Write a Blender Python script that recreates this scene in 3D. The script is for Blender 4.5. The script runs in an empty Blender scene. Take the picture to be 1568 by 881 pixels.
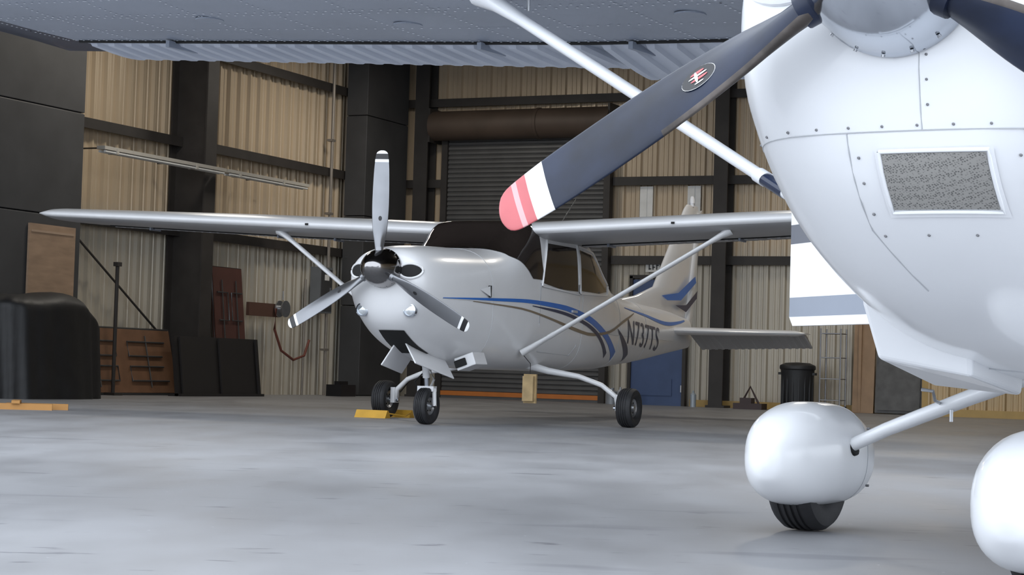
import bpy, bmesh, math, random
from mathutils import Vector, Matrix
random.seed(4)
scene=bpy.context.scene
try:
    scene.view_settings.view_transform='Standard'
except Exception: pass
COL=scene.collection
# ------------------------------------------------------------------ materials
def mat(name,col,rough=.5,metal=0.,var=.06,scale=6.,bump=0.,coat=0.,stretch=None,rvar=0.):
    m=bpy.data.materials.new(name); m.use_nodes=True
    nt=m.node_tree; N=nt.nodes; L=nt.links
    b=N['Principled BSDF']
    b.inputs['Roughness'].default_value=rough; b.inputs['Metallic'].default_value=metal
    b.inputs['Coat Weight'].default_value=coat; b.inputs['Coat Roughness'].default_value=.08
    tc=N.new('ShaderNodeTexCoord'); mp=N.new('ShaderNodeMapping')
    if stretch: mp.inputs['Scale'].default_value=stretch
    L.new(tc.outputs['Object'],mp.inputs['Vector'])
    no=N.new('ShaderNodeTexNoise'); no.inputs['Scale'].default_value=scale; no.inputs['Detail'].default_value=5
    L.new(mp.outputs['Vector'],no.inputs['Vector'])
    cr=N.new('ShaderNodeValToRGB')
    cr.color_ramp.elements[0].position=.3; cr.color_ramp.elements[1].position=.7
    cr.color_ramp.elements[0].color=(*[max(0,c*(1-var)) for c in col],1)
    cr.color_ramp.elements[1].color=(*[min(1,c*(1+var)) for c in col],1)
    L.new(no.outputs['Fac'],cr.inputs['Fac']); L.new(cr.outputs['Color'],b.inputs['Base Color'])
    if rvar:
        mr=N.new('ShaderNodeMapRange'); mr.inputs['To Min'].default_value=max(.02,rough-rvar); mr.inputs['To Max'].default_value=rough+rvar
        L.new(no.outputs['Fac'],mr.inputs['Value']); L.new(mr.outputs['Result'],b.inputs['Roughness'])
    if bump:
        bp=N.new('ShaderNodeBump'); bp.inputs['Strength'].default_value=bump; bp.inputs['Distance'].default_value=.01
        L.new(no.outputs['Fac'],bp.inputs['Height']); L.new(bp.outputs['Normal'],b.inputs['Normal'])
    return m
WHITE=mat('white_paint',(.84,.85,.87),.28,0,.02,3,coat=.5)
WHITE2=mat('cream_paint',(.72,.72,.73),.3,0,.03,3,coat=.4)
UNDER=mat('shaded_white',(.25,.28,.34),.35,0,.08,2)  # white wing underside, with its shade put into the colour
FLAPM=mat('shaded_flap_white',(.44,.47,.54),.4,0,.06,3)  # same underside shade in the flap colour, a step lighter
UNDER2=mat('shaded_white_far',(.42,.42,.43),.4,0,.05,2)  # far wing is white too; underside shade is in this colour
NAVY=mat('navy_paint',(.012,.02,.05),.25,0,.1,8,coat=.3)
BLUE=mat('blue_stripe',(.025,.15,.52),.3,0,.05,5)
GOLD=mat('bronze_stripe',(.22,.17,.12),.35,0,.05,5)
LETTER=mat('letter_navy',(.03,.04,.09),.35,0,.05,5)
RED=mat('tip_red',(.50,.11,.12),.35,0,.1,10)
PINK=mat('tip_pink',(.62,.34,.35),.35,0,.1,10)
TIPW=mat('tip_white',(.80,.80,.80),.35,0,.03,10)
BLACK=mat('black_paint',(.012,.012,.014),.35,0,.1,10)
BLADE_G=mat('blade_grey',(.24,.245,.26),.30,.8,.06,6)
BLADE_N=mat('blade_dark',(.009,.015,.036),.36,.0,.5,7)
BLADE_N.node_tree.nodes['Principled BSDF'].inputs['Specular IOR Level'].default_value=.35
CHROME=mat('polished_metal',(.50,.53,.58),.10,1.,.03,6)
DCHROME=mat('dark_polished',(.30,.29,.29),.12,1.,.05,6)
STEEL=mat('brushed_steel',(.45,.46,.48),.35,.9,.08,12)
EDGE=mat('worn_edge',(.07,.06,.055),.4,.5,.5,14)
GLASS=mat('dark_glass',(.022,.017,.015),.07,0,.3,2)
GLASS.node_tree.nodes['Principled BSDF'].inputs['Specular IOR Level'].default_value=.4
LENS=mat('lamp_lens',(.55,.58,.6),.08,.6,.2,30)
RUBBER=mat('tyre_rubber',(.016,.016,.018),.65,0,.25,20,bump=.2)
SEAM=mat('panel_seam',(.46,.47,.49),.5)
RIVET=mat('rivet_dark',(.20,.20,.21),.4,.5)
RIVETL=mat('rivet_light',(.85,.88,.95),.4,.0)
DARK=mat('dark_cavity',(.008,.008,.008),.8)
# ------------------------------------------------------------------ mesh helpers
def mk(name,vs,fs,m=None,parent=None,smooth=False,mi=None,mats=None,auto=None):
    me=bpy.data.meshes.new(name); me.from_pydata([tuple(v) for v in vs],[],fs); me.update()
    bm=bmesh.new(); bm.from_mesh(me); bmesh.ops.recalc_face_normals(bm,faces=bm.faces); bm.to_mesh(me); bm.free()
    for q in (mats or ([m] if m else [])): me.materials.append(q)
    if mi: me.polygons.foreach_set('material_index',mi)
    if smooth: me.polygons.foreach_set('use_smooth',[True]*len(me.polygons))
    if smooth and auto:
        try: me.set_sharp_from_angle(angle=math.radians(auto))
        except Exception: pass
    o=bpy.data.objects.new(name,me); COL.objects.link(o)
    if parent: o.parent=parent
    return o
def empty(name,loc=(0,0,0),rz=0):
    o=bpy.data.objects.new(name,None); COL.objects.link(o); o.location=loc; o.rotation_euler=(0,0,rz); o.empty_display_size=.2
    return o
class MB:
    def __init__(s): s.v=[];s.f=[];s.m=[]
    def add(s,vs,fs,mi=0):
        k=len(s.v); s.v+= [tuple(v) for v in vs]; s.f+=[tuple(i+k for i in f) for f in fs]; s.m+=[mi]*len(fs)
    def box(s,c,d,mi=0,rot=None):
        x,y,z=[q/2 for q in d]
        vs=[Vector((i*x,j*y,k*z)) for i in(-1,1) for j in(-1,1) for k in(-1,1)]
        if rot is not None: vs=[rot@v for v in vs]
        vs=[v+Vector(c) for v in vs]
        s.add(vs,[(0,1,3,2),(4,6,7,5),(0,4,5,1),(2,3,7,6),(0,2,6,4),(1,5,7,3)],mi)
    def tube(s,pts,r,mi=0,n=10,ref=(0,0,1),ry=None,cap=True):
        P=[Vector(p) for p in pts]; R=r if isinstance(r,(list,tuple)) else [r]*len(P)
        RY=ry if isinstance(ry,(list,tuple)) else ([ry]*len(P) if ry else R)
        vs=[];fs=[]
        for i,p in enumerate(P):
            t=(P[min(i+1,len(P)-1)]-P[max(i-1,0)]).normalized()
            a=Vector(ref)-t*t.dot(Vector(ref))
            if a.length<1e-3: a=t.orthogonal()
            a.normalize(); b=t.cross(a)
            for k in range(n):
                q=2*math.pi*k/n; vs.append(p+a*math.cos(q)*R[i]+b*math.sin(q)*RY[i])
        for i in range(len(P)-1):
            for k in range(n):
                fs.append((i*n+k,i*n+(k+1)%n,(i+1)*n+(k+1)%n,(i+1)*n+k))
        if cap: fs.append(tuple(range(n))); fs.append(tuple(range((len(P)-1)*n,len(P)*n)))
        s.add(vs,fs,mi)
    def lathe(s,prof,c,axis='y',n=32,mi=0):
        vs=[];fs=[]
        for (h,r) in prof:
            for k in range(n):
                q=2*math.pi*k/n; a,b=r*math.cos(q),r*math.sin(q)
                v={'y':(a,h,b),'x':(h,a,b),'z':(a,b,h)}[axis]
                vs.append((v[0]+c[0],v[1]+c[1],v[2]+c[2]))
        for i in range(len(prof)-1):
            for k in range(n): fs.append((i*n+k,i*n+(k+1)%n,(i+1)*n+(k+1)%n,(i+1)*n+k))
        s.add(vs,fs,mi)
    def done(s,name,mats,parent=None,smooth=False,auto=35):
        if not isinstance(mats,(list,tuple)): mats=[mats]
        return mk(name,s.v,s.f,parent=parent,smooth=smooth,mi=s.m,mats=mats,auto=auto)
def pchip(xs,ys):
    n=len(xs); h=[xs[i+1]-xs[i] for i in range(n-1)]; d=[(ys[i+1]-ys[i])/h[i] for i in range(n-1)]
    m=[0]*n
    for i in range(1,n-1):
        if d[i-1]*d[i]>0:
            w1=2*h[i]+h[i-1]; w2=h[i]+2*h[i-1]; m[i]=(w1+w2)/(w1/d[i-1]+w2/d[i])
    m[0]=d[0]; m[-1]=d[-1]
    def f(x):
        if x<=xs[0]: return ys[0]
        if x>=xs[-1]: return ys[-1]
        i=0
        while xs[i+1]<x: i+=1
        t=(x-xs[i])/h[i]; t2=t*t;t3=t2*t
        return (2*t3-3*t2+1)*ys[i]+(t3-2*t2+t)*h[i]*m[i]+(-2*t3+3*t2)*ys[i+1]+(t3-t2)*h[i]*m[i+1]
    return f
# ------------------------------------------------------------------ fuselage definition (metres, y aft of spinner tip)
ST=[ #  y    hw   zb    zt    zc   nt  nb
(.33,.20,1.16,1.50,1.36,2.2,2.2),(.35,.31,1.06,1.55,1.34,2.3,2.2),(.40,.375,.95,1.59,1.31,2.4,2.2),
(.55,.435,.82,1.625,1.26,2.5,2.2),(.80,.485,.70,1.65,1.2,2.6,2.3),(1.2,.53,.60,1.665,1.15,2.8,2.5),
(1.6,.56,.55,1.675,1.12,3.2,2.8),(1.85,.575,.535,1.70,1.12,4.0,3),(2.1,.585,.53,1.83,1.12,5.8,3.2),
(2.40,.59,.53,2.0,1.12,8,3.4),(3.0,.59,.53,1.995,1.12,8,3.4),(3.8,.575,.53,1.955,1.12,6.5,3.2),
(4.4,.53,.55,1.72,1.08,4,3),(5.0,.46,.57,1.50,1.04,2.8,2.8),(5.7,.38,.62,1.41,1.0,2.6,2.6),
(6.5,.29,.68,1.37,1.0,2.4,2.4),(7.5,.19,.78,1.33,1.03,2.2,2.2),(8.5,.08,.88,1.25,1.05,2,2)]
ys=[s[0] for s in ST]
FI=[pchip(ys,[s[k] for s in ST]) for k in range(1,7)]
def sec(y): return [f(y) for f in FI]
def spt(y,th,off=0):
    hw,zb,zt,zc,nt,nb=sec(y); c,s=math.cos(th),math.sin(th)
    n=nt if s>=0 else nb
    x=(hw+off)*math.copysign(abs(c)**(2/n),c)
    z=zc+((zt-zc+off) if s>=0 else (zc-zb+off))*math.copysign(abs(s)**(2/n),s)
    return (x,y,z)
def sx(y,z):
    hw,zb,zt,zc,nt,nb=sec(y)
    if z>=zc: q=(z-zc)/(zt-zc); n=nt
    else: q=(zc-z)/(zc-zb); n=nb
    return hw*(max(0,1-q**n))**(1/n)
def fy(x,z):
    def ins(y):
        hw,zb,zt,zc,nt,nb=sec(y)
        if z>=zc: q=(z-zc)/(zt-zc); n=nt
        else: q=(zc-z)/(zc-zb); n=nb
        return (abs(x)/hw)**n+q**n<=1
    y=.33
    if ins(y): return y
    while not ins(y) and y<3: y+=.03
    a,b=y-.03,y
    for _ in range(14):
        m=(a+b)/2
        if ins(m): b=m
        else: a=m
    return b
def gridded(bm,ax,step):
    lo=min(v.co[ax] for v in bm.verts); hi=max(v.co[ax] for v in bm.verts)
    k=math.ceil(lo/step)
    while k*step<hi:
        no=[0,0,0]; no[ax]=1; co=[0,0,0]; co[ax]=k*step
        bmesh.ops.bisect_plane(bm,geom=bm.verts[:]+bm.edges[:]+bm.faces[:],plane_co=co,plane_no=no); k+=1
def decal(name,polys,kind,m,parent,side=1,off=.004,step=.05,mesh=None):
    bm=bmesh.new()
    if mesh: bm.from_mesh(mesh)
    else:
        for p in polys:
            vs=[bm.verts.new((a,b,0)) for a,b in p]; bm.faces.new(vs)
        bmesh.ops.triangulate(bm,faces=bm.faces[:])
    gridded(bm,0,step); gridded(bm,1,step)
    for v in bm.verts:
        a,b=v.co.x,v.co.y
        if kind=='side': v.co=(side*(sx(a,b)+off),a,b)
        else: v.co=(a,fy(a,b)-off,b)
    me=bpy.data.meshes.new(name); bm.to_mesh(me); bm.free(); me.materials.append(m)
    me.polygons.foreach_set('use_smooth',[True]*len(me.polygons))
    o=bpy.data.objects.new(name,me); COL.objects.link(o); o.parent=parent; return o
def ribbon(pts):
    out=[]; f=[pchip([p[0] for p in pts],[p[k] for p in pts]) for k in (1,2)]
    x0,x1=pts[0][0],pts[-1][0]; n=24
    for i in range(n):
        a=x0+(x1-x0)*i/n; b=x0+(x1-x0)*(i+1)/n
        out.append([(a,f[0](a)-f[1](a)/2),(b,f[0](b)-f[1](b)/2),(b,f[0](b)+f[1](b)/2),(a,f[0](a)+f[1](a)/2)])
    return out
def ell(cx,cz,rx,rz,n=28): return [(cx+rx*math.cos(2*math.pi*k/n),cz+rz*math.sin(2*math.pi*k/n)) for k in range(n)]
# ------------------------------------------------------------------ wing definition
INC=[.055]
def wing_par(x):
    a=abs(x)
    if a<2.6: return 2.35,1.60
    t=(a-2.6)/2.85
    return 2.35+.12*t,1.60-.45*t
def naca(t,top,m=.02,p=.4,th=.12):
    yt=5*th*(.2969*math.sqrt(t)-.126*t-.3516*t*t+.2843*t**3-.1036*t**4)
    yc=m/p**2*(2*p*t-t*t) if t<p else m/(1-p)**2*((1-2*p)+2*p*t-t*t)
    return yc+yt if top else yc-yt
def wing_pt(x,t,top,k=1.):
    le,c=wing_par(x)
    return (x,le+c*t,1.89+.042*abs(x)-INC[0]*t*c/1.6+naca(t,top)*c*k)
def airplane(name,loc,rz,o):
    P=empty(name,loc,rz); INC[0]=o.get('inc',.055)
    W=o['paint']
    # fuselage
    yy=[.33,.34,.35,.37,.40,.44,.5,.58]+[.66+.08*i for i in range(98)]
    yy=[y for y in yy if y<8.46]+[8.5]; n=88
    vs=[];fs=[]
    for y in yy:
        for k in range(n): vs.append(spt(y,2*math.pi*k/n))
    for i in range(len(yy)-1):
        for k in range(n): fs.append((i*n+k,i*n+(k+1)%n,(i+1)*n+(k+1)%n,(i+1)*n+k))
    fs.append(tuple(range(n))); fs.append(tuple(range((len(yy)-1)*n,len(yy)*n)))
    mk('fuselage',vs,fs,W,P,True,auto=60)
    # windshield
    vs=[];fs=[];A,B=80,12
    for i in range(A+1):
        s=-1+2*i/A; g=math.copysign(1,s)
        a=1.80+.50*abs(s)**3.2; b=2.44+.16*abs(s)**6
        for j in range(B+1):
            y=a+(b-a)*j/B; hw,zb,zt,zc,nt_,nb_=sec(y); kk=.5**(1/nt_); x45=hw*kk; z45=zc+(zt-zc)*kk
            if abs(s)<=.62:
                x=s/.62*x45; z=zc+(zt-zc)*(1-(abs(x)/hw)**nt_)**(1/nt_); vs.append((x,y-.004,z+.006))
            else:
                z=z45+(1.43-z45)*(abs(s)-.62)/.38; vs.append((g*(sx(y,z)+.006),y-.003,z))
    for i in range(A):
        for j in range(B): q=i*(B+1)+j; fs.append((q,q+1,q+B+2,q+B+1))
    mk('windshield',vs,fs,GLASS,P,True)
    for sd in (-1,1):
        decal('window_front',[[(2.56,1.40),(2.66,1.80),(3.40,1.80),(3.46,1.36),(3.0,1.36)]],'side',GLASS,P,sd,.006)
        decal('window_rear',[[(3.56,1.37),(3.50,1.79),(3.9,1.76),(4.2,1.62),(4.45,1.48),(4.4,1.40),(4.1,1.37)]],'side',GLASS,P,sd,.006)
        b=MB()
        for poly in ([(2.52,1.37),(2.63,1.84),(3.43,1.84),(3.50,1.33)],[(3.53,1.34),(3.47,1.83),(3.95,1.79),(4.25,1.62),(4.52,1.48),(4.42,1.36)]):
            pp=poly+[poly[0]]; pts=[]
            for i in range(len(poly)):
                for k in range(5):
                    t=k/5; y=pp[i][0]*(1-t)+pp[i+1][0]*t; z=pp[i][1]*(1-t)+pp[i+1][1]*t; pts.append((sd*(sx(y,z)+.006),y,z))
            pts.append(pts[0]); b.tube(pts,.012,0,6,cap=False)
        pts=[(sd*(sx(y,z)+.002),y,z) for y,z in [(2.5,1.4),(2.48,1.0),(2.55,.72),(3.4,.70),(3.5,.8),(3.52,1.3)]]
        b.tube(pts,.004,1,5)
        b.box((sd*(sx(3.35,1.15)+.015),3.35,1.15),(.02,.12,.025),1)
        b.done('window_frames',[W,SEAM],P,True)
    # wing
    xs=[-5.5,-5.47,-5.42,-5.3,-5.17]+[-5.1+.3*i for i in range(35)]+[5.17,5.3,5.42,5.47,5.5]
    N=20; T=[(1-math.cos(math.pi*i/N))/2 for i in range(N+1)]
    vs=[];fs=[];mi=[]
    for x in xs:
        a=abs(x); k=1 if a<5.35 else math.sqrt(max(.02,1-((a-5.35)/.155)**2))
        row=[wing_pt(x,t,True,k) for t in T]+[wing_pt(x,t,False,k) for t in reversed(T[1:-1])]
        vs+=row
    R=2*N
    for i in range(len(xs)-1):
        xm=abs(xs[i]+xs[i+1])/2
        for k in range(R):
            fs.append((i*R+k,i*R+(k+1)%R,(i+1)*R+(k+1)%R,(i+1)*R+k))
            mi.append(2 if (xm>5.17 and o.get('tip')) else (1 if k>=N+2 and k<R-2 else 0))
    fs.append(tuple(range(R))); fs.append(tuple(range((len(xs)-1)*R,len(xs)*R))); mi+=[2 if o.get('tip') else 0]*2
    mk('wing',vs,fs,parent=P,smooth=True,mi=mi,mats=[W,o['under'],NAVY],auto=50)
    # corrugated flaps and ailerons
    for sd in (-1,1):
        for nm,x0,x1,dr in (('flap',.62,2.52,o.get('droop',0)),('aileron',2.56,5.15,o.get('ail',0))):
            pitch=.10; prof=[(0,0),(.10,-.016),(.42,-.016),(.55,0)]
            X=[];Z=[];x=x0
            while x<x1:
                for f,zz in prof:
                    if x+f*pitch<=x1: X.append(x+f*pitch); Z.append(zz)
                x+=pitch
            vs=[];fs=[];TT=[.73,.745,.80,.86,.92,.97,1.0]
            for x,zz in zip(X,Z):
                for j,t in enumerate(TT):
                    p=wing_pt(sd*x,t,False); e=(0,1,1,1,.9,.6,.25)[j]
                    vs.append((p[0],p[1]+(.015 if t==1 else 0),p[2]-.004+zz*e-dr*(t-.73)/.27))
                for j,t in enumerate(reversed(TT)):
                    p=wing_pt(sd*x,t,True); vs.append((p[0],p[1]+(.015 if t==1 else 0),p[2]+.004-dr*(t-.73)/.27))
            M=2*len(TT)
            for i in range(len(X)-1):
                for k in range(M): fs.append((i*M+k,i*M+(k+1)%M,(i+1)*M+(k+1)%M,(i+1)*M+k))
            fs.append(tuple(range(M))); fs.append(tuple(range((len(X)-1)*M,len(X)*M)))
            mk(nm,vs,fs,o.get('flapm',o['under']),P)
        b=MB()
        b.tube([tuple(Vector(wing_pt(sd*x,.72,False))+Vector((0,0,-.003))) for x in (.6,1.5,2.5,3.5,4.5,5.15)],.009,0,6)
        for x in (.9,2.3,3.0,4.6):
            p=wing_pt(sd*x,.76,False); b.box((p[0],p[1],p[2]-.02),(.02,.20,.03),1)
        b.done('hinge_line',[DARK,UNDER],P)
        # rivets
        if o.get('rivets'):
            b=MB()
            def riv(x,t,r=.0055):
                p=wing_pt(sd*x,t,False); v=[(p[0]+r*math.cos(q*math.pi/3),p[1]+r*math.sin(q*math.pi/3),p[2]-.003) for q in range(6)]
                b.add(v,[tuple(range(6))])
            for t in (.06,.1,.27,.3,.5,.69,.705):
                x=.7
                while x<5.2: riv(x,t); x+=.045
            for x in [.8+.4*i for i in range(12)]:
                t=.1
                while t<.7: riv(x,t); t+=.025
            b.done('wing_rivets',RIVETL,P)
            b=MB()
            for x,t in ((1.8,.4),(3.1,.45),(4.0,.35)):
                b.tube([wing_pt(sd*x,t,False),tuple(Vector(wing_pt(sd*x,t,False))+Vector((0,0,-.006)))],.06,0,20)
            q=Vector(wing_pt(sd*2.30,.20,False)); b.tube([q,q+Vector((0,0,-.05))],.006,1,6)
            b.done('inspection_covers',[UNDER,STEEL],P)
        # strut
        sby,sbz=o.get('sb',(2.5,.69))
        b=MB(); a=Vector((sd*.56,sby,sbz)); e=Vector((sd*2.48,2.63,wing_pt(2.48,.18,False)[2]+.01)); d=e-a
        b.tube([a+d*t for t in (0,.05,.12,.5,.9,.96,1)],[.055,.05,.045,.045,.045,.055,.07],0,16,ref=(0,1,0),ry=[.035,.028,.021,.021,.021,.03,.05])
        b.tube([a+d*.13,a+d*.16],.047,0,16,ref=(0,1,0),ry=.024)
        if o.get('rivets'):
            b.tube([a+d*.335,a+d*.375],.0465,1,16,ref=(0,1,0),ry=.0228)
            b.tube([a+d*.375,a+d*.39],.049,0,16,ref=(0,1,0),ry=.026)
        b.done('wing_strut',[W,NAVY],P,True)
    b=MB()
    b.tube([(.35,3.4,1.98),(.42,3.75,2.35)],[.006,.003],1,6); b.tube([(-.35,3.4,1.98),(-.28,3.75,2.35)],[.006,.003],1,6)
    for x in (-2.0,2.0): b.box((x,wing_par(x)[0]+.0,1.975),(.03,.03,.02),2)
    b.done('antennas',[W,STEEL,DARK],P,True)
    def slab(name,le,te,th,m,axis):
        T2=[0,.02,.08,.2,.4,.65,.9,1]; H=[0,.35,.7,1,.95,.6,.2,.0]
        vs=[];fs=[]
        for l,t,h in zip(le,te,th):
            l=Vector(l);t=Vector(t)
            up=[l+(t-l)*q+Vector(axis)*hh*h for q,hh in zip(T2,H)]
            dn=[l+(t-l)*q-Vector(axis)*hh*h for q,hh in zip(T2,H)][1:-1][::-1]
            vs+=up+dn
        M=14
        for i in range(len(le)-1):
            for k in range(M): fs.append((i*M+k,i*M+(k+1)%M,(i+1)*M+(k+1)%M,(i+1)*M+k))
        fs.append(tuple(range(M))); fs.append(tuple(range((len(le)-1)*M,len(le)*M)))
        return mk(name,vs,fs,m,P,True,auto=50)
    slab('vertical_fin',[(0,5.7,1.36),(0,6.6,1.46),(0,7.25,1.60),(0,8.30,2.64),(0,8.38,2.70)],[(0,8.45,1.2),(0,8.5,1.40),(0,8.55,1.60),(0,8.84,2.66),(0,8.82,2.71)],[.03,.045,.055,.035,.01],W,(1,0,0))
    slab('rudder',[(0,8.30,.90),(0,8.42,1.2),(0,8.80,2.62)],[(0,8.58,.92),(0,8.72,1.2),(0,9.0,2.68)],[.04,.04,.028],W,(1,0,0))
    b=MB(); b.tube([(0,8.6,2.69),(0,8.6,2.73)],.03,0,12); b.lathe([(2.73,.035),(2.78,.035),(2.82,.02),(2.83,.0)],(0,8.6,0),'z',14,0); b.done('beacon',[W,RED],P,True)
    ed=o.get('elev',0.)
    for sd in (-1,1):
        slab('stabilizer',[(sd*.05,7.50,1.08),(sd*1.60,7.80,1.08),(sd*1.70,7.94,1.08)],[(sd*.05,8.35,1.08),(sd*1.60,8.30,1.08),(sd*1.70,8.25,1.08)],[.05,.035,.01],W,(0,0,1))
        vs=[];fs=[];X=[];Z=[];x=.15
        while x<1.62:
            for f,zz in ((0,0),(.1,.010),(.45,.010),(.55,0)): X.append(x+f*.09); Z.append(zz)
            x+=.09
        for x,zz in zip(X,Z): vs+=[(sd*x,8.2,1.055-zz),(sd*x,8.70-.09*x,1.068-zz*.7-ed*(1-.15*x)),(sd*x,8.70-.09*x,1.078-ed*(1-.15*x)),(sd*x,8.2,1.10)]
        for i in range(len(X)-1):
            for k in range(4): fs.append((i*4+k,i*4+(k+1)%4,(i+1)*4+(k+1)%4,(i+1)*4+k))
        fs.append((0,1,2,3)); m0=(len(X)-1)*4; fs.append((m0,m0+1,m0+2,m0+3))
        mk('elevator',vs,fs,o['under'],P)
    # spinner
    H=o['hub']; b=MB()
    prof=[(0,.001),(.006,.025),(.02,.048),(.05,.083),(.10,.120),(.16,.148),(.22,.165),(.28,.173),(.30,.175),(.305,.178),(.325,.178),(.327,.10)]
    b.lathe(prof,(0,0,H),'y',48); 
    for ph in (0,120,240):
        q=math.radians(ph); dv=Vector((math.sin(q),0,math.cos(q))); b.tube([Vector((0,.22,H))+dv*.10,Vector((0,.22,H))+dv*.185],[.046,.038],2,16)
    for k in range(18):
        q=2*math.pi*k/18+.1; b.tube([(.176*math.cos(q),.295,H+.176*math.sin(q)),(.181*math.cos(q),.295,H+.181*math.sin(q))],.0045,1,6)
    b.done('spinner',[o['spin'],STEEL,o['blade']],P,True,auto=60)
    # blades
    RS=o.get('R',1.)
    cf=pchip([.12,.2,.35,.55,.8,.92,.965,.985,.995,1.],[.068,.09,.135,.152,.142,.125,.112,.09,.06,.03])
    tf=pchip([.12,.2,.35,.55,.8,1.],[.062,.05,.03,.02,.012,.006])
    bf=pchip([.12,.2,.5,1.],[50,42,27,15])
    bands=o['bands']
    rr=sorted(set([.12+.02*i for i in range(43)]+[.965,.975,.985,.992,.997,1.0]+[1-d for d,_ in bands]))
    rr=[r for r in rr if r<=1]
    for ph in (0,120,240):
        q=math.radians(ph+o.get('clock',0)); dv=Vector((math.sin(q),0,math.cos(q))); tv=Vector((-math.cos(q),0,math.sin(q)))
        vs=[];fs=[];mi=[];M=20
        for r in rr:
            c=cf(r);t=tf(r);be=math.radians(bf(r)); cv=tv*math.cos(be)+Vector((0,-1,0))*math.sin(be); nv=cv.cross(dv)
            for k in range(M):
                a=2*math.pi*k/M; u=math.cos(a); w=math.sin(a)*(1 if u>-.2 else max(.25,1+(u+.2)*.9))
                vs.append(Vector((0,.22,H))+dv*r*RS+cv*(u*c/2)+nv*(w*t/2))
        for i in range(len(rr)-1):
            rm=1-(rr[i]+rr[i+1])/2; idx=0
            for d,ix in bands:
                if rm<d: idx=ix; break
            for k in range(M):
                fs.append((i*M+k,i*M+(k+1)%M,(i+1)*M+(k+1)%M,(i+1)*M+k))
                mi.append(5 if (o.get('emblem') and idx==0 and k in (0,1,M-1,M-2) and rm>.44) else idx)
        fs.append(tuple(range((len(rr)-1)*M,len(rr)*M))); mi.append(bands[0][1]); fs.append(tuple(range(M))); mi.append(0)
        mk('propeller_blade',vs,fs,parent=P,smooth=True,mi=mi,mats=[o['blade'],RED,PINK,TIPW,BLACK,EDGE])
        # emblem
        b=MB(); r0=.44
        be=math.radians(bf(r0)); cv=tv*math.cos(be)+Vector((0,-1,0))*math.sin(be); nv=cv.cross(dv)
        if nv.y>0: nv=-nv
        def disc(ax,ar,ix,s,dr=0,dc=0,n=24):
            cc=Vector((0,.22,H))+dv*(r0+dr)+cv*dc+nv*(.0135+.001*s)
            b.add([cc+dv*ax*math.cos(a*2*math.pi/n)+cv*ar*math.sin(a*2*math.pi/n) for a in range(n)],[tuple(range(n))],ix)
        if o.get('emblem'):
            disc(.044,.027,0,0); disc(.0428,.0258,1,1); disc(.024,.0028,0,2,0,-.004); disc(.004,.015,0,3,.004,0); disc(.022,.0035,2,2,-.002,.005); disc(.018,.0035,2,2,0,-.012); disc(.012,.002,0,2,.0,.016)
        else: disc(.022,.016,1,0)
        b.done('blade_emblem',[TIPW,BLACK,RED],P)
    # cowl intakes
    for sd in (-1,1):
        e=ell(sd*.255,1.39,.105,.066)
        decal('cowl_intake',[e],'front',DARK,P,off=.004,step=.03)
        b=MB(); pts=[(x,fy(x,z)-.002,z) for x,z in e]; pts.append(pts[0]); b.tube(pts,.012,0,8,cap=False); b.done('intake_lip',W,P,True)
    b=MB()
    for y in (1.48,3.62,5.0,6.2):
        pts=[spt(y,2*math.pi*k/60,.001) for k in range(61)]; b.tube(pts,.0025,0,5,cap=False)
    for sd in (-1,1):
        b.tube([(sd*(sx(y,1.16)+.001),y,1.16) for y in [.62+.1*i for i in range(9)]],.0025,0,5)
        b.tube([(sd*(sx(y,.95)+.001),y,.95) for y in [3.7+.2*i for i in range(20)]],.0025,0,5)
    b.done('panel_seams',SEAM,P)
    return P
def wheel(b,c,R,w,mt=0,mh=1):
    h=w/2
    prof=[(-h*.55,R*.48),(-h*.8,R*.55),(-h,R*.75),(-h*.93,R*.9),(-h*.7,R*.975)]
    for g in (-.42,-.14,.14,.42):
        prof+=[(h*(g-.07),R*(1-.03*abs(g))),(h*(g-.05),R*.96),(h*(g+.05),R*.96),(h*(g+.07),R*(1-.03*abs(g)))]
    prof+=[(h*.7,R*.975),(h*.93,R*.9),(h,R*.75),(h*.8,R*.55),(h*.55,R*.48)]
    b.lathe(prof,c,'x',40,mt)
    for s in(-1,1):
        b.lathe([(s*h*.55,R*.50),(s*h*.62,R*.46),(s*h*.4,R*.36),(s*h*.4,R*.2),(s*h*.75,R*.16),(s*h*.78,.001)],c,'x',28,mh)
        for k in range(6):
            q=k*math.pi/3; b.lathe([(s*h*.41,R*.05),(s*h*.45,R*.05),(s*h*.45,.001)],(c[0],c[1]+R*.28*math.cos(q),c[2]+R*.28*math.sin(q)),'x',8,2)
# ================================================================== FAR (retractable gear) AIRPLANE
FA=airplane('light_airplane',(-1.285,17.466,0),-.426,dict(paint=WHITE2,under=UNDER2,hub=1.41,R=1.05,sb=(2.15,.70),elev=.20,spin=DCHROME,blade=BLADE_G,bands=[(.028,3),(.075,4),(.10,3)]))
for sd in (-1,1):
    b=MB(); cx,cz=sd*.24,1.04; y0=fy(cx,cz)
    b.lathe([(y0+.03,.062),(y0-.012,.062),(y0-.016,.05),(y0-.006,.047)],(cx,0,cz),'y',28,0)
    b.lathe([(y0-.006,.048),(y0-.012,.03),(y0-.014,.001)],(cx,0,cz),'y',28,1)
    b.done('landing_light',[CHROME,LENS],FA,True)
b=MB(); b.add([(sx(1.35,z)+.03*q,y,z) for y,z,q in ((1.22,1.27,0),(1.38,1.31,1),(1.38,1.21,1))],[(0,1,2)],0)
b.box((sx(1.39,1.26)+.012,1.395,1.26),(.03,.012,.11),1); b.done('cowl_vent',[WHITE2,DARK],FA)
decal('nose_gear_bay',[[(-.13,.86),(.13,.86),(.15,.66),(-.15,.66)]],'front',DARK,FA,off=.01,step=.04)
b=MB()
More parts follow.
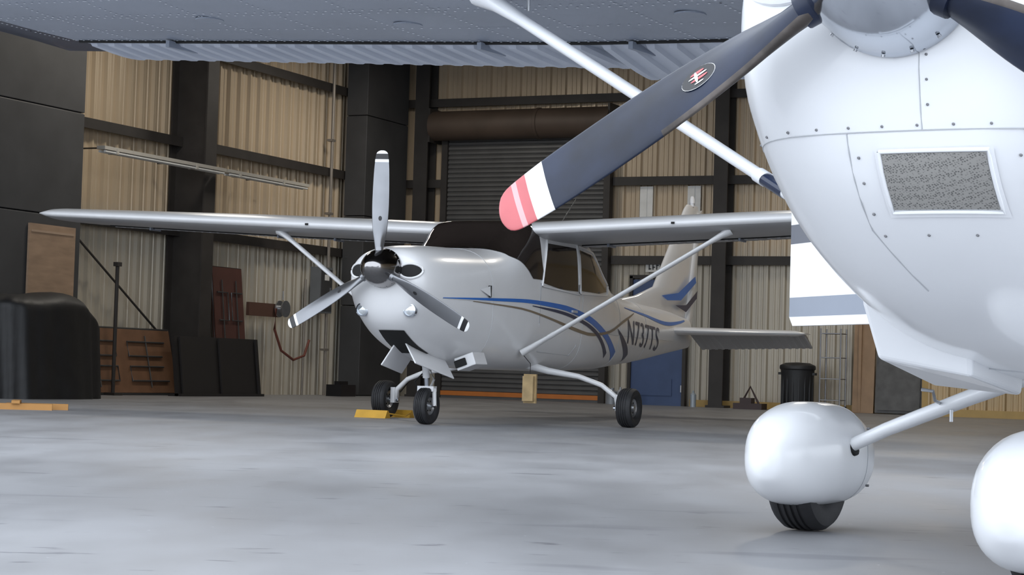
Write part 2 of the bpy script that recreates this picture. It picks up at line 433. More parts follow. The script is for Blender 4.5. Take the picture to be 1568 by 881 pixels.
b.box((.17,.95,.60),(.015,.62,.26),0,Matrix.Rotation(math.radians(-38),3,'Y')@Matrix.Rotation(math.radians(-16),3,'X'))
b.box((-.16,.95,.60),(.015,.50,.22),0,Matrix.Rotation(math.radians(30),3,'Y')@Matrix.Rotation(math.radians(-10),3,'X'))
b.box((.40,1.35,.60),(.20,.26,.12),0,Matrix.Rotation(math.radians(-20),3,'Y'))
b.box((.36,1.21,.585),(.12,.02,.07),1,Matrix.Rotation(math.radians(-20),3,'Y'))
o_=b.done('nose_gear_door',[WHITE2,DARK],FA); bv=o_.modifiers.new('b','BEVEL'); bv.width=.012; bv.segments=2
b=MB(); yn=1.254
b.tube([(0,yn-.10,.80),(0,yn-.02,.44)],[.035,.035],0,14); b.tube([(0,yn-.02,.46),(0,yn,.34)],.024,1,12)
b.tube([(0,yn+.05,.52),(0,yn+.14,.42),(0,yn+.05,.33)],.012,0,8)
b.box((0,yn,.335),(.17,.07,.05),0)
for s in(-1,1): b.tube([(s*.075,yn,.34),(s*.085,yn,.175)],[.022,.018],0,10)
b.tube([(-.10,yn,.175),(.10,yn,.175)],.014,1,10)
b.tube([(.0,yn-.1,.62),(.06,yn+.35,.70)],.015,1,8); b.tube([(0,yn-.05,.5),(-.12,yn-.02,.40),(-.1,yn,.33)],.008,2,6)
b.done('nose_gear_leg',[WHITE2,CHROME,DARK],FA,True)
b=MB(); wheel(b,(0,yn,.175),.175,.13); b.done('nose_wheel',[RUBBER,STEEL,DARK],FA,True)
for sd in (-1,1):
    b=MB(); ym=2.99
    b.tube([(sd*.30,2.80,.60),(sd*.55,2.84,.535),(sd*.85,2.90,.49),(sd*1.08,2.95,.41),(sd*1.22,2.985,.30),(sd*1.25,2.99,.20)],[.045,.034,.027,.025,.026,.03],0,12)
    b.tube([(sd*1.20,2.99,.19),(sd*1.40,2.99,.19)],.022,1,10)
    b.box((sd*1.255,3.0,.24),(.05,.10,.16),0); b.tube([(sd*.5,2.84,.56),(sd*1.0,2.95,.47),(sd*1.2,3.02,.27)],.006,2,6)
    b.done('main_gear_leg',[WHITE2,CHROME,DARK],FA,True)
    b=MB(); wheel(b,(sd*1.36,ym,.195),.195,.16); b.done('main_wheel',[RUBBER,STEEL,DARK],FA,True)
b=MB(); b.tube([(.56,2.15,.70),(.66,2.14,.60),(.66,2.14,.40)],.004,0,6); b.done('tag_rope',[BLACK],FA)
b=MB(); b.box((.66,2.15,.36),(.13,.03,.28),0); b.box((.66,2.11,.36),(.11,.05,.24),0); b.done('hanging_wooden_chock',[mat('worn_wood',(.42,.30,.15),.7,0,.2,10)],FA)
for sd in (-1,1):
    decal('stripe_blue',ribbon([(.62,1.165,.006),(1.5,1.19,.026),(2.2,1.205,.036),(3.0,1.185,.05),(3.7,1.11,.065),(4.3,.97,.08),(4.95,.72,.10)]),'side',BLUE,FA,sd,.004,.08)
    decal('stripe_navy',ribbon([(2.3,1.165,.008),(3.0,1.13,.03),(3.7,1.04,.04),(4.1,.94,.05),(4.6,.72,.06)]),'side',LETTER,FA,sd,.005,.08)
    decal('stripe_bronze',ribbon([(1.1,1.155,.006),(2.0,1.13,.018),(2.8,1.05,.022),(3.4,.97,.035),(3.9,.93,.03),(4.5,.97,.03),(5.2,1.12,.03),(5.7,1.22,.01)]),'side',GOLD,FA,sd,.0045,.08)
    decal('stripe_tail_navy',ribbon([(4.9,1.02,.01),(5.1,.92,.08),(5.35,.80,.11),(5.55,.70,.09)]),'side',LETTER,FA,sd,.004,.05)
    decal('stripe_tail_blue',ribbon([(5.3,1.27,.008),(6.2,1.22,.03),(7.2,1.15,.045),(7.9,1.19,.03),(8.2,1.22,.02)]),'side',BLUE,FA,sd,.004,.08)
    cu=bpy.data.curves.new('reg','FONT'); cu.body='N737TS'; cu.size=.40; cu.space_character=1.02
    to=bpy.data.objects.new('reg',cu); COL.objects.link(to)
    bpy.context.view_layer.update()
    tm=bpy.data.meshes.new_from_object(to.evaluated_get(bpy.context.evaluated_depsgraph_get()))
    bpy.data.objects.remove(to)
    xs_=[v.co.x for v in tm.vertices]; xl,xh=min(xs_),max(xs_)
    for v in tm.vertices:
        t=(v.co.x-xl)/(xh-xl); 
        t2=1-t if sd<0 else t
        v.co=(5.35+1.45*t2, .87+v.co.y-.06*t2,0)
    decal('registration_number',None,'side',LETTER,FA,sd,.006,.08,mesh=tm)
    for nm,m_,pl in (('fin_stripe_blue',BLUE,[(7.4,1.50),(8.0,1.56),(8.62,1.80),(8.66,1.72),(8.1,1.47),(7.6,1.45)]),('fin_stripe_navy',LETTER,[(7.9,1.40),(8.3,1.42),(8.72,1.62),(8.70,1.52),(8.3,1.33)])):
        mk(nm,[(sd*.062,y,z) for y,z in pl],[tuple(range(len(pl)))],m_,FA)
# ================================================================== NEAR (fixed gear) AIRPLANE
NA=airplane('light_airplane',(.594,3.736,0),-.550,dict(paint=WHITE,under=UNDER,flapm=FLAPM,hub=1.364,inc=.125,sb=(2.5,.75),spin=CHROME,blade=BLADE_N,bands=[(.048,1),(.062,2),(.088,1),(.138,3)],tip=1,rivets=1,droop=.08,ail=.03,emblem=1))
GR=bpy.data.materials.new('intake_mesh'); GR.use_nodes=True
nt=GR.node_tree; bs=nt.nodes['Principled BSDF']; bs.inputs['Metallic'].default_value=.3; bs.inputs['Roughness'].default_value=.5
vo=nt.nodes.new('ShaderNodeTexVoronoi'); vo.inputs['Scale'].default_value=230; vo.inputs['Randomness'].default_value=.55; tc=nt.nodes.new('ShaderNodeTexCoord'); rp=nt.nodes.new('ShaderNodeValToRGB')
mpg=nt.nodes.new('ShaderNodeMapping'); mpg.inputs['Scale'].default_value=(.8,.3,1.15); mpg.inputs['Rotation'].default_value=(0,.5,0)
rp.color_ramp.elements[0].color=(.08,.08,.078,1); rp.color_ramp.elements[1].color=(.34,.33,.31,1); rp.color_ramp.elements[0].position=.12; rp.color_ramp.elements[1].position=.5
nt.links.new(tc.outputs['Object'],mpg.inputs['Vector']); nt.links.new(mpg.outputs['Vector'],vo.inputs['Vector']); nt.links.new(vo.outputs['Distance'],rp.inputs['Fac']); nt.links.new(rp.outputs['Color'],bs.inputs['Base Color'])
decal('intake_frame',[[(-.055,1.004),(.19,1.004),(.19,.872),(-.055,.872)]],'front',WHITE,NA,off=.006,step=.03)
decal('air_intake_screen',[[(-.04,.994),(.175,.994),(.175,.886),(-.04,.886)]],'front',GR,NA,off=.010,step=.03)
b=MB()
def seg(p0,p1,n=8): return [(p0[0]+(p1[0]-p0[0])*i/n,p0[1]+(p1[1]-p0[1])*i/n) for i in range(n)]
cs=[(-.045,.999),(.18,.999),(.18,.881),(-.045,.881)]; pts=[]
for i in range(4): pts+=seg(cs[i],cs[(i+1)%4])
pts=[(x,fy(x,z)-.009,z) for x,z in pts]; pts.append(pts[0]); b.tube(pts,.0045,0,8,cap=False); b.done('intake_bezel',[WHITE],NA,True)
b=MB()
def fr(x,z,r=.0034):
    y=fy(x,z)-.001; b.lathe([(y+.004,r),(y-.0015,r*.8),(y-.002,.0005)],(x,0,z),'y',8,0)
for i in range(12): fr(-.41+.075*i,1.05)
for z in (1.09,1.14,1.19): fr(.065,z)
for i in range(4): fr(-.09+.1*i,.838)
for z in (.88,.94,.99): fr(-.095,z); fr(.235,z)
b.done('cowl_rivets',RIVET,NA)
b=MB()
b.tube([(x,fy(x,1.04)-.0003,1.04) for x in [-.42+.02*i for i in range(43)]],.0014,0,5)
b.tube([(.05,fy(.05,z)-.0003,z) for z in (1.04,1.08,1.12,1.16,1.2)],.0014,0,5)
for x0 in (-.115,.25): b.tube([(x0+(.0 if z>.85 else (.85-z)*.45),fy(x0+(.0 if z>.85 else (.85-z)*.45),z)-.0003,z) for z in (1.04,1.0,.95,.9,.85,.8,.76,.73)],.0014,0,5)
b.done('cowl_seams',SEAM,NA)
b=MB()
v=[(-.44,1.28,.74),(-.15,1.28,.70),(-.15,1.75,.60),(-.44,1.75,.62),(-.42,1.36,.585),(-.17,1.36,.545),(-.17,1.78,.50),(-.42,1.78,.52)]
b.add(v,[(0,1,2,3),(4,7,6,5),(0,4,5,1),(1,5,6,2),(3,2,6,7),(0,3,7,4)])
o_=b.done('cowl_flap',WHITE,NA); bv=o_.modifiers.new('b','BEVEL'); bv.width=.012; bv.segments=3
b=MB(); b.tube([(.25,1.3,.66),(.25,1.45,.50)],.035,0,14); b.done('exhaust_pipe',STEEL,NA,True)
# open cabin door
b=MB(); hx,hy=-.585,2.15; ex_,ey_=-1.235,2.70; d=Vector((ex_-hx,ey_-hy,0)); nn=Vector((d.y,-d.x,0)).normalized()*.018
def dp(t,z,s): q=Vector((hx,hy,0))+d*t; return (q.x+nn.x*s,q.y+nn.y*s,z)
lv=[(.705,.735,0),(.735,.80,2),(.80,.98,0),(.98,1.045,1),(1.045,1.36,0)]  # grey band: reflection on the lower door put into colour
for z0,z1,ix in lv:
    e0=1 if z0>.72 else .97
    v=[dp(t,z,s) for s in(-1,1) for t,z in ((0,z0),(e0,z0),(1,z1),(0,z1))]
    b.add(v,[(0,1,2,3),(4,7,6,5),(0,4,5,1),(1,5,6,2),(2,6,7,3),(3,7,4,0)],ix)
b.tube([dp(.03,1.36,0),dp(.12,1.80,0),dp(.9,1.80,0),dp(.98,1.36,0)],.022,0,8)
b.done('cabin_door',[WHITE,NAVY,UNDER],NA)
def pod(name,cx,cy,dz=0):
    yy=[-.37,-.36,-.33,-.28,-.18,-.06,.08,.2,.32,.42,.47]
    hw=[.012,.042,.078,.115,.152,.170,.172,.155,.12,.06,.01]
    zt=[.285,.322,.355,.392,.43,.45,.448,.425,.38,.33,.29]
    zb=[.235,.195,.165,.13,.098,.088,.088,.095,.13,.19,.25]
    F=[pchip(yy,q) for q in (hw,zt,zb)]
    Y=[-.37,-.368,-.36,-.348,-.33,-.31]+[-.28+.03*i for i in range(25)]+[.47]; n=44; vs=[];fs=[]; e=2/2.4
    for y in Y:
        h,t,q=[f(y) for f in F]; c=(t+q)/2+dz
        for k in range(n):
            a=2*math.pi*k/n; u,w=math.cos(a),math.sin(a)
            vs.append((cx+h*math.copysign(abs(u)**e,u),cy+y,c+(t-q)/2*math.copysign(abs(w)**e,w)))
    for i in range(len(Y)-1):
        for k in range(n): fs.append((i*n+k,i*n+(k+1)%n,(i+1)*n+(k+1)%n,(i+1)*n+k))
    fs.append(tuple(range(n))); fs.append(tuple(range((len(Y)-1)*n,len(Y)*n)))
    mk(name,vs,fs,WHITE,NA,True)
    b=MB(); y=.13; h,t,q=[f(y) for f in F]; c=(t+q)/2+dz
    b.tube([(cx+(h+.0003)*math.copysign(abs(math.cos(a))**e,math.cos(a)),cy+y,c+((t-q)/2+.0003)*math.copysign(abs(math.sin(a))**e,math.sin(a))) for a in [math.pi*2*k/48 for k in range(49)]],.0016,0,5,cap=False)
    for sd in(-1,1):
        for z in (.16,.36): b.tube([(cx+sd*(h*.9),cy+y+.03,z+dz),(cx+sd*(h*.965),cy+y+.03,z+dz)],.0045,1,8)
    b.done(name+'_seam',[SEAM,RIVET],NA)
for sd in(-1,1):
    cx,cy=sd*1.29,2.983
    pod('wheel_fairing',cx,cy)
    b=MB(); wheel(b,(cx,cy,.205),.205,.165); b.done('main_wheel',[RUBBER,STEEL,DARK],NA,True)
    b=MB(); b.tube([(sd*.40,2.93,.60),(sd*.7,2.95,.485),(sd*1.0,2.97,.365),(sd*1.16,2.98,.29)],[.045,.038,.033,.03],0,16,ref=(0,1,0),ry=[.032,.027,.024,.023])
    b.tube([(sd*1.12,2.98,.305),(sd*1.18,2.98,.283)],.036,1,14)
    b.tube([(sd*.80,2.93,.46),(sd*.80,2.88,.47),(sd*.80,2.86,.50),(sd*.84,2.86,.505)],.006,2,8); b.tube([(sd*.76,2.93,.44),(sd*.76,2.93,.40)],.006,2,8)
    b.done('main_gear_leg',[WHITE,DARK,STEEL],NA,True)
pod('nose_wheel_fairing',0,1.50,-.03)
b=MB(); wheel(b,(0,1.50,.18),.18,.15); b.done('nose_wheel',[RUBBER,STEEL,DARK],NA,True)
b=MB(); b.tube([(0,1.46,.72),(0,1.50,.38)],[.04,.035],0,14); b.tube([(0,1.55,.58),(0,1.62,.5),(0,1.55,.43)],.012,0,8); b.done('nose_gear_leg',[WHITE],NA,True)
# ================================================================== HANGAR
C0=(-2.44,37.25,0); RZ=-math.radians(25)
def H(ob): ob.location=C0; ob.rotation_euler=(0,0,RZ); return ob
# painted corrugated steel: warm tan above the first girt, paler and greyer below it
TAN=mat('tan_siding',(.53,.425,.30),.38,.15,.04,.5)
nt=TAN.node_tree; bs=nt.nodes['Principled BSDF']; src=bs.inputs['Base Color'].links[0].from_socket
tcx=nt.nodes.new('ShaderNodeTexCoord'); sp=nt.nodes.new('ShaderNodeSeparateXYZ'); nt.links.new(tcx.outputs['Object'],sp.inputs[0])
mrz=nt.nodes.new('ShaderNodeMapRange'); mrz.inputs['From Min'].default_value=2.3; mrz.inputs['From Max'].default_value=2.9; nt.links.new(sp.outputs['Z'],mrz.inputs['Value'])
mxz=nt.nodes.new('ShaderNodeMixRGB'); mxz.inputs[1].default_value=(.50,.455,.375,1); nt.links.new(src,mxz.inputs[2]); nt.links.new(mrz.outputs['Result'],mxz.inputs['Fac']); nt.links.new(mxz.outputs['Color'],bs.inputs['Base Color'])
DK=mat('dark_steel',(.032,.028,.026),.6,0,.2,3)
DKG=mat('dark_grey_panel',(.050,.050,.052),.6,0,.15,2)
def siding(name,along,a0,a1,z0,z1,m,pitch=.30,fixed=0,flip=1):
    vs=[];fs=[];a=a0; prof=[(0,0),(.02,.055),(.055,.055),(.075,0),(.14,0),(.148,.014),(.172,.014),(.18,0),(.225,0),(.233,.014),(.255,.014),(.263,0)]
    A=[]
    while a<a1:
        for f,h in prof: A.append((a+f*pitch/.3,h))
        a+=pitch
    for a,h in A:
        for z in (z0,z1):
            vs.append((a,fixed-h*flip,z) if along=='x' else (fixed+h*flip,-a,z))
    for i in range(len(A)-1): fs.append((2*i,2*i+2,2*i+3,2*i+1))
    k=len(vs); t=.05*flip
    if along=='x': vs+=[(a0,fixed+t,z0),(a1,fixed+t,z0),(a1,fixed+t,z1),(a0,fixed+t,z1)]
    else: vs+=[(fixed-t,-a0,z0),(fixed-t,-a1,z0),(fixed-t,-a1,z1),(fixed-t,-a0,z1)]
    fs.append((k,k+1,k+2,k+3))
    return H(mk(name,vs,fs,m))
WD=22.; DP=20.; HT=6.6
siding('wall_back','x',0,WD,0,HT,TAN)
siding('wall_left','y',0,DP,0,HT,TAN)
siding('wall_right','y',0,DP,0,HT,TAN,fixed=WD,flip=-1)
b=MB(); b.box((WD/2,-DP/2,HT+.1),(WD+.4,DP+.2,.12))
for i in range(12): b.box((WD/2,-.8-1.6*i,HT-.08),(WD,.08,.2))
for i in range(4): b.box((.3+i*7,-DP/2,HT-.15),(.25,DP,.3))
H(b.done('ceiling',[DK]))
k=1
for z in (2.6,4.0,5.5):
    b=MB(); b.box((.1,-DP/2,z),(.16,DP,.03)); b.box((.19,-DP/2,z-.06),(.03,DP,.15)); H(b.done('trim_%d'%k,[DK])); k+=1
    b=MB()
    segs=[(0,WD)] if z>5 else [(0,1.3),(4.7,WD)]
    for s0,s1 in segs: b.box(((s0+s1)/2,-.1,z),(s1-s0,.16,.03)); b.box(((s0+s1)/2,-.19,z-.06),(s1-s0,.03,.15))
    H(b.done('trim_%d'%k,[DK])); k+=1
b=MB(); b.box(((6.2+WD)/2,-.08,.06),(WD-6.2,.05,.12)); H(b.done('baseboard_back',[mat('yellow_rail',(.45,.30,.10),.5,0,.15,4)]))
def ibeam(x,y,wx,wy,along,z1=HT-.35):
    b=MB()
    if along=='x':
        b.box((x+wx/2,y,z1/2),(wx,.03,z1)); b.box((x+wx,y,z1/2),(.03,wy,z1)); b.box((x+.015,y,z1/2),(.03,wy,z1))
    else:
        b.box((x,y-wx/2,z1/2),(.03,wx,z1)); b.box((x,y-wx,z1/2),(wy,.03,z1)); b.box((x,y-.015,z1/2),(wy,.03,z1))
    b.box((x+(wx/2 if along=='x' else 0),y-(wx/2 if along!='x' else 0),.02),(wx+.06 if along=='x' else .34,.34 if along=='x' else wx+.06,.04))
    H(b.done('steel_column',[DK]))
ibeam(.06,-6.95,.65,.30,'x'); ibeam(.06,-14.5,.65,.30,'x')
ibeam(.95,-.06,.35,.28,'y'); ibeam(6.78,-.06,.35,.25,'y'); ibeam(12.5,-.06,.35,.25,'y')
def stack(name,x0,x1,b0,b1,zs):
    b=MB()
    for z0,z1 in zip(zs[:-1],zs[1:]):
        b.box(((x0+x1)/2,-(b0+b1)/2,(z0+z1)/2),(x1-x0,b1-b0,z1-z0-.02)); 
        b.box(((x0+x1)/2,-(b0+b1)/2,z1-.01),(x1-x0-.02,b1-b0-.02,.02))
    o=H(b.done(name,[DKG])); m=o.modifiers.new('b','BEVEL'); m.width=.008; m.segments=2
stack('insulated_duct_riser',.24,.66,.40,1.95,[0,1.6,3.2,5.0,HT-.4])
stack('stacked_metal_cabinet',.24,1.0,10.5,12.9,[0,1.3,2.45,3.9,5.2,HT-.4])
RU=mat('rollup_slats',(.10,.10,.10),.5,.2,.1,3); OR=mat('orange_bar',(.5,.16,.03),.5)
b=MB(); vs=[];fs=[];z=.12;Zs=[]
while z<4.75: Zs+=[(z,0),(z+.02,.025),(z+.06,.025),(z+.08,0)]; z+=.085
for z,h in Zs: vs+=[(1.42,-.22-h,z),(4.58,-.22-h,z)]
for i in range(len(Zs)-1): fs.append((2*i,2*i+1,2*i+3,2*i+2))
b.add(vs,fs,0)
b.box((3,-.25,.09),(3.16,.07,.08),1); b.box((3,-.25,.025),(3.16,.05,.05),0)
b.box((1.38,-.22,2.4),(.12,.16,4.8),2); b.box((4.62,-.22,2.4),(.12,.16,4.8),2)
b.lathe([(1.2,.001),(1.2,.27),(3.3,.27),(3.31,.285),(3.36,.285),(3.37,.27),(4.75,.27),(4.75,.001)],(0,-.42,4.98),'x',28,3)
for x in (1.2,4.75): b.box((x,-.36,4.98),(.04,.50,.62),2)
H(b.done('door_1',[RU,OR,DK,mat('drum_brown',(.085,.06,.045),.6,.1,.15,2)],smooth=True,auto=25))
b=MB(); BD=mat('blue_door',(.05,.085,.19),.5,0,.1,3)
b.box((5.60,-.12,1.10),(.96,.06,2.20),0); 
for x in (5.09,6.11): b.box((x,-.13,1.13),(.06,.12,2.26),1)
b.box((5.60,-.13,2.25),(1.08,.12,.06),1)
b.box((5.24,-.2,1.02),(.06,.06,.16),2); b.tube([(5.24,-.22,1.02),(5.36,-.22,1.02)],.012,2,8)
for z in (.3,1.1,1.9): b.box((6.07,-.16,z),(.03,.03,.12),2)
b.box((5.54,-.16,.32),(.7,.012,.3),0)
H(b.done('door_2',[BD,DK,STEEL]))
b=MB(); b.box((5.55,-.13,2.42),(.42,.03,.17),0)
for i in range(5): b.box((5.41+.07*i,-.15,2.42),(.018,.01,.09),1); b.box((5.425+.07*i,-.15,2.42+.03*(i%3-1)),(.045,.01,.018),1)
H(b.done('wall_sign',[mat('sign_white',(.6,.6,.58),.5),BLACK]))
PAN=mat('pale_panel',(.82,.82,.80),.5)
for i,(a,w) in enumerate(((5.30,.24),(6.19,.24))):  # opaque pale strips; light showing through the wall is put into colour
    b=MB(); b.box((a,-.085,3.45),(w,.03,.80),0); b.box((a,-.10,3.45),(.03,.03,.80),0); H(b.done('window_%d'%(i+1),[PAN]))
FX=mat('fixture_white',(.42,.40,.36),.4); TB=mat('lamp_tube',(.7,.7,.68),.3)
for b0,b1,z in ((6.85,9.95,3.47),(4.35,6.75,3.47)):
    b=MB(); b.box((.88,-(b0+b1)/2,z+.03),(.14,b1-b0,.05),0)
    for dx in(-.045,.045): b.tube([(.88+dx,-b0-.03,z-.02),(.88+dx,-b1+.03,z-.02)],.018,1,10)
    for q in (b0+.8,b1-.3): b.box((.88,-q,z),(.16,.05,.08),0); b.box((.56,-q,z+.06),(.68,.02,.02),2)
    H(b.done('fluorescent_light_fixture',[FX,TB,DK],smooth=True))
b=MB(); b.tube([(.25,-2.45,0),(.25,-2.45,6.1)],.03,0,10); b.tube([(.25,-3.2,0),(.25,-3.2,2.)],.02,0,8)
for z in (.8,2.0,3.2,4.5): b.box((.23,-2.45,z),(.1,.14,.04),0)
H(b.done('conduit_pipe',[mat('conduit',(.28,.25,.22),.5,.4)],smooth=True))
b=MB(); b.box((.34,-2.82,1.83),(.2,.42,.8),0); b.box((.445,-2.82,1.83),(.015,.36,.72),1); b.box((.46,-2.7,1.83),(.02,.03,.1),2); b.box((.45,-2.82,2.05),(.012,.15,.1),3)
H(b.done('fuse_box',[mat('panel_grey',(.16,.17,.18),.5),DKG,STEEL,PAN]))
RU2=mat('red_hose',(.16,.05,.035),.6); b=MB()
b.box((.26,-4.55,1.42),(.06,.95,.22),0); b.lathe([(.32,.001),(.32,.14),(.34,.14),(.34,.06),(.44,.06),(.44,.14),(.46,.14),(.46,.001)],(0,-4.15,1.45),'x',20,1)
b.tube([(.39,-4.35,1.45),(.40,-4.4,1.1),(.42,-4.2,.75),(.42,-3.8,.6),(.42,-3.45,.68),(.42,-3.3,.95)],.022,2,8); b.tube([(.39,-4.15,1.6),(.39,-4.15,1.75)],.012,1,6)
H(b.done('hose_reel',[mat('reel_board',(.10,.05,.035),.6),STEEL,RU2],smooth=True))
BR=mat('table_brown',(.17,.085,.045),.55,0,.15,4); FRM=mat('table_frame',(.10,.10,.10),.4,.6)
def ftable(b0,b1,z0,z1,off,lean,m,frame=True):
    b=MB(); h=z1-z0
    def q(bb,z): return (off+lean*(1-(z-z0)/h),-bb,z)
    cx=(b0+b1)/2; ang=math.atan2(lean,h); R=Matrix.Rotation(-ang,3,'Y')
    b.box((off+lean/2,-cx,(z0+z1)/2),(.05,b1-b0,h),0,R)
    def fq(bb,z,e=.05): p=q(bb,z); return (p[0]+e,p[1],p[2])
    b.tube([fq(b0,z0,0),fq(b1,z0,0),fq(b1,z1,0),fq(b0,z1,0),fq(b0,z0,0)],.022,1,6)
    if frame:
        w=b1-b0
        for s in (0,1):
            f=lambda t:b0+.08*w+t*w*.36 if s==0 else b1-.08*w-t*w*.36
            b.tube([fq(f(0),z0+.2*h),fq(f(1),z0+.2*h),fq(f(1),z0+.42*h),fq(f(.1),z0+.42*h)],.014,1,6)
            b.tube([fq(f(0),z0+.8*h),fq(f(1),z0+.8*h),fq(f(1),z0+.58*h),fq(f(.1),z0+.58*h)],.014,1,6)
            b.tube([fq(f(.5),z0+.1*h),fq(f(.5),z0+.9*h)],.012,1,6)
    H(b.done('folding_table',[m,FRM]))
ftable(7.35,9.95,0.02,.98,.30,.22,BR); ftable(5.30,6.15,.02,2.05,.26,.22,mat('table_darkred',(.085,.035,.028),.5,0,.1,3),True)
b=MB(); b.box((.95,-6.9,.45),(.06,2.3,.9),0,Matrix.Rotation(-.12,3,'Y')); 
for q in (5.85,6.9,7.95): b.box((1.01,-q,.45),(.03,.05,.88),0,Matrix.Rotation(-.12,3,'Y'))
b.box((.97,-6.9,.02),(.24,2.3,.04),0)
H(b.done('black_display_board',[mat('black_board',(.014,.012,.012),.6)]))
b=MB(); b.tube([(.25,-9.9,2.45),(.25,-7.5,.95)],.018,0,6); b.tube([(.62,-9.1,0),(.62,-9.1,1.9)],.028,0,8)
b.box((.62,-9.1,.02),(.2,.2,.04),0); b.box((.62,-9.1,1.9),(.08,.1,.06),0)
H(b.done('wall_brace_rod',[DK]))
b=MB(); b.box((1.03,-11.15,1.55),(.03,.98,1.5),0); b.box((1.05,-11.0,.95),(.01,.25,.22),1)
for sz in (.95,2.2): b.box((1.05,-11.15,sz),(.01,.9,.03),1)
H(b.done('plywood_sheet',[mat('plywood',(.32,.215,.14),.65,0,.15,3,stretch=(1,1,4)),mat('plywood_patch',(.38,.27,.19),.6)]))
vs=[];fs=[];n=96;m_=28
for i in range(m_+1):
    t=i/m_
    for k in range(n):
        a=2*math.pi*k/n; e=.72
        # skirt up to t=.7, then the cloth rounds over the load
        if t<.7: sh=1-.06*t; zz=1.22*t/.7*.93
        else:
            q=(t-.7)/.3; sh=(.958)*math.cos(q*math.pi/2*.999)**.75; zz=1.135+.20*math.sin(q*math.pi/2)
        fold=1+(.035*math.sin(8*a+1.5*t)+.022*math.sin(19*a+3*t))*(1-.75*t)
        x=.62*sh*fold*math.copysign(abs(math.cos(a))**e,math.cos(a)); y=1.04*sh*fold*math.copysign(abs(math.sin(a))**e,math.sin(a))
        z=zz+.03*math.sin(5*y+2*x)*t -.55*max(0,y-.35)*t
        vs.append((x,y,max(0,z)))
for i in range(m_):
    for k in range(n): fs.append((i*n+k,i*n+(k+1)%n,(i+1)*n+(k+1)%n,(i+1)*n+k))
tp=mk('tarp_covered_equipment',[(v[0]+1.74,v[1]-12.40,v[2]) for v in vs],fs,mat('black_tarp',(.006,.006,.007),.55,0,.3,5,bump=.8),None,True); H(tp)
b=MB(); b.lathe([(0,.001),(0,.23),(.68,.28),(.70,.30),(.74,.30),(.76,.29),(.80,.2),(.81,.001)],(8.33,-.75,0),'z',32,0)
for s in(-1,1): b.box((8.33+s*.29,-.75,.62),(.05,.12,.04),0)
for q in range(16): a=q*math.pi/8; b.box((8.33+.26*math.cos(a),-.75+.26*math.sin(a),.36),(.02,.02,.6),0)
H(b.done('trash_can',[mat('can_dark',(.02,.021,.024),.5)],smooth=True))
b=MB()
for x in (8.74,9.08):
    for y in (-.5,-.85): b.tube([(x,y,.06),(x,y,1.38)],.014,0,8); b.lathe([(-.015,.001),(-.015,.05),(.015,.05),(.015,.001)],(x,y,.05),'x',14,1)
for z in (.2,.55,.9,1.3):
    for y in (-.5,-.62,-.74,-.85): b.tube([(8.74,y,z),(9.08,y,z)],.008,0,6)
    for x in (8.74,8.82,8.91,9.0,9.08): b.tube([(x,-.5,z),(x,-.85,z)],.008,0,6)
H(b.done('wire_rack_cart',[mat('wire',(.3,.3,.31),.35,.7),DARK],smooth=True))
b=MB(); b.box((9.36,-.38,.75),(.36,.05,1.5),0,Matrix.Rotation(-.05,3,'X')); b.box((9.30,-.43,.75),(.05,.04,1.45),0)
H(b.done('wooden_board',[mat('board_tan',(.34,.22,.13),.6,0,.15,4)]))
b=MB(); b.box((9.98,-.42,.66),(.80,.08,1.3),0,Matrix.Rotation(-.07,3,'X')); b.box((9.98,-.47,.66),(.7,.03,1.2),0,Matrix.Rotation(-.07,3,'X'))
H(b.done('leaning_slab',[mat('slab_grey',(.12,.12,.12),.7,0,.2,6)]))
cc=siding('cargo_container','x',10.5,16,.12,2.5,mat('container_tan',(.56,.42,.24),.5,0,.08,1,stretch=(1,1,.3)),pitch=.3,fixed=-.75)
b=MB(); b.box((13.25,-.76,.06),(5.5,.1,.12),0); b.box((13.25,-.76,2.52),(5.5,.1,.1),0); b.box((10.48,-.76,1.3),(.1,.1,2.5),0)
b.done('container_rails',[mat('container_rail',(.45,.30,.10),.5)],cc)
cl=[(4.95,-.6,.11,.28,(.25,.27,.3),'gas_can'),(5.15,-.7,.06,.30,(.4,.42,.45),'spray_can'),(5.32,-.62,.06,.25,(.1,.1,.1),'spray_can'),(6.45,-.6,.05,.28,(.35,.4,.45),'spray_can')]
for x,y,r,h,c,nm in cl:
    b=MB(); b.lathe([(0,.001),(0,r),(h*.75,r),(h*.85,r*.6),(h*.86,r*.35),(h,r*.35),(h,.001)],(x,y,0),'z',16,0); H(b.done(nm,[mat(nm,c,.4,.2)],smooth=True))
b=MB(); b.box((7.5,-.7,.05),(.5,.3,.1),0); b.box((7.45,-.7,.14),(.2,.2,.1),0); b.tube([(7.35,-.7,.1),(7.5,-.7,.38),(7.65,-.7,.1)],.02,0,8)
H(b.done('floor_jack',[mat('jack',(.05,.03,.03),.5)]))
b=MB(); b.box((.85,-2.9,.1),(.3,.5,.2),0); b.box((.85,-2.9,.23),(.1,.3,.06),0); H(b.done('tool_box',[BLACK]))
YL=mat('chock_yellow',(.65,.36,.04),.5,0,.1,6)
def loc(k,p): 
    s,(x,y)=((-.426,(-1.285,17.466)) if k==1 else (-.55,(.564,3.736))); c,q=math.cos(s),math.sin(s); return (x+p[0]*c-p[1]*q,y+p[0]*q+p[1]*c)
p=loc(1,(-1.36,2.99)); 
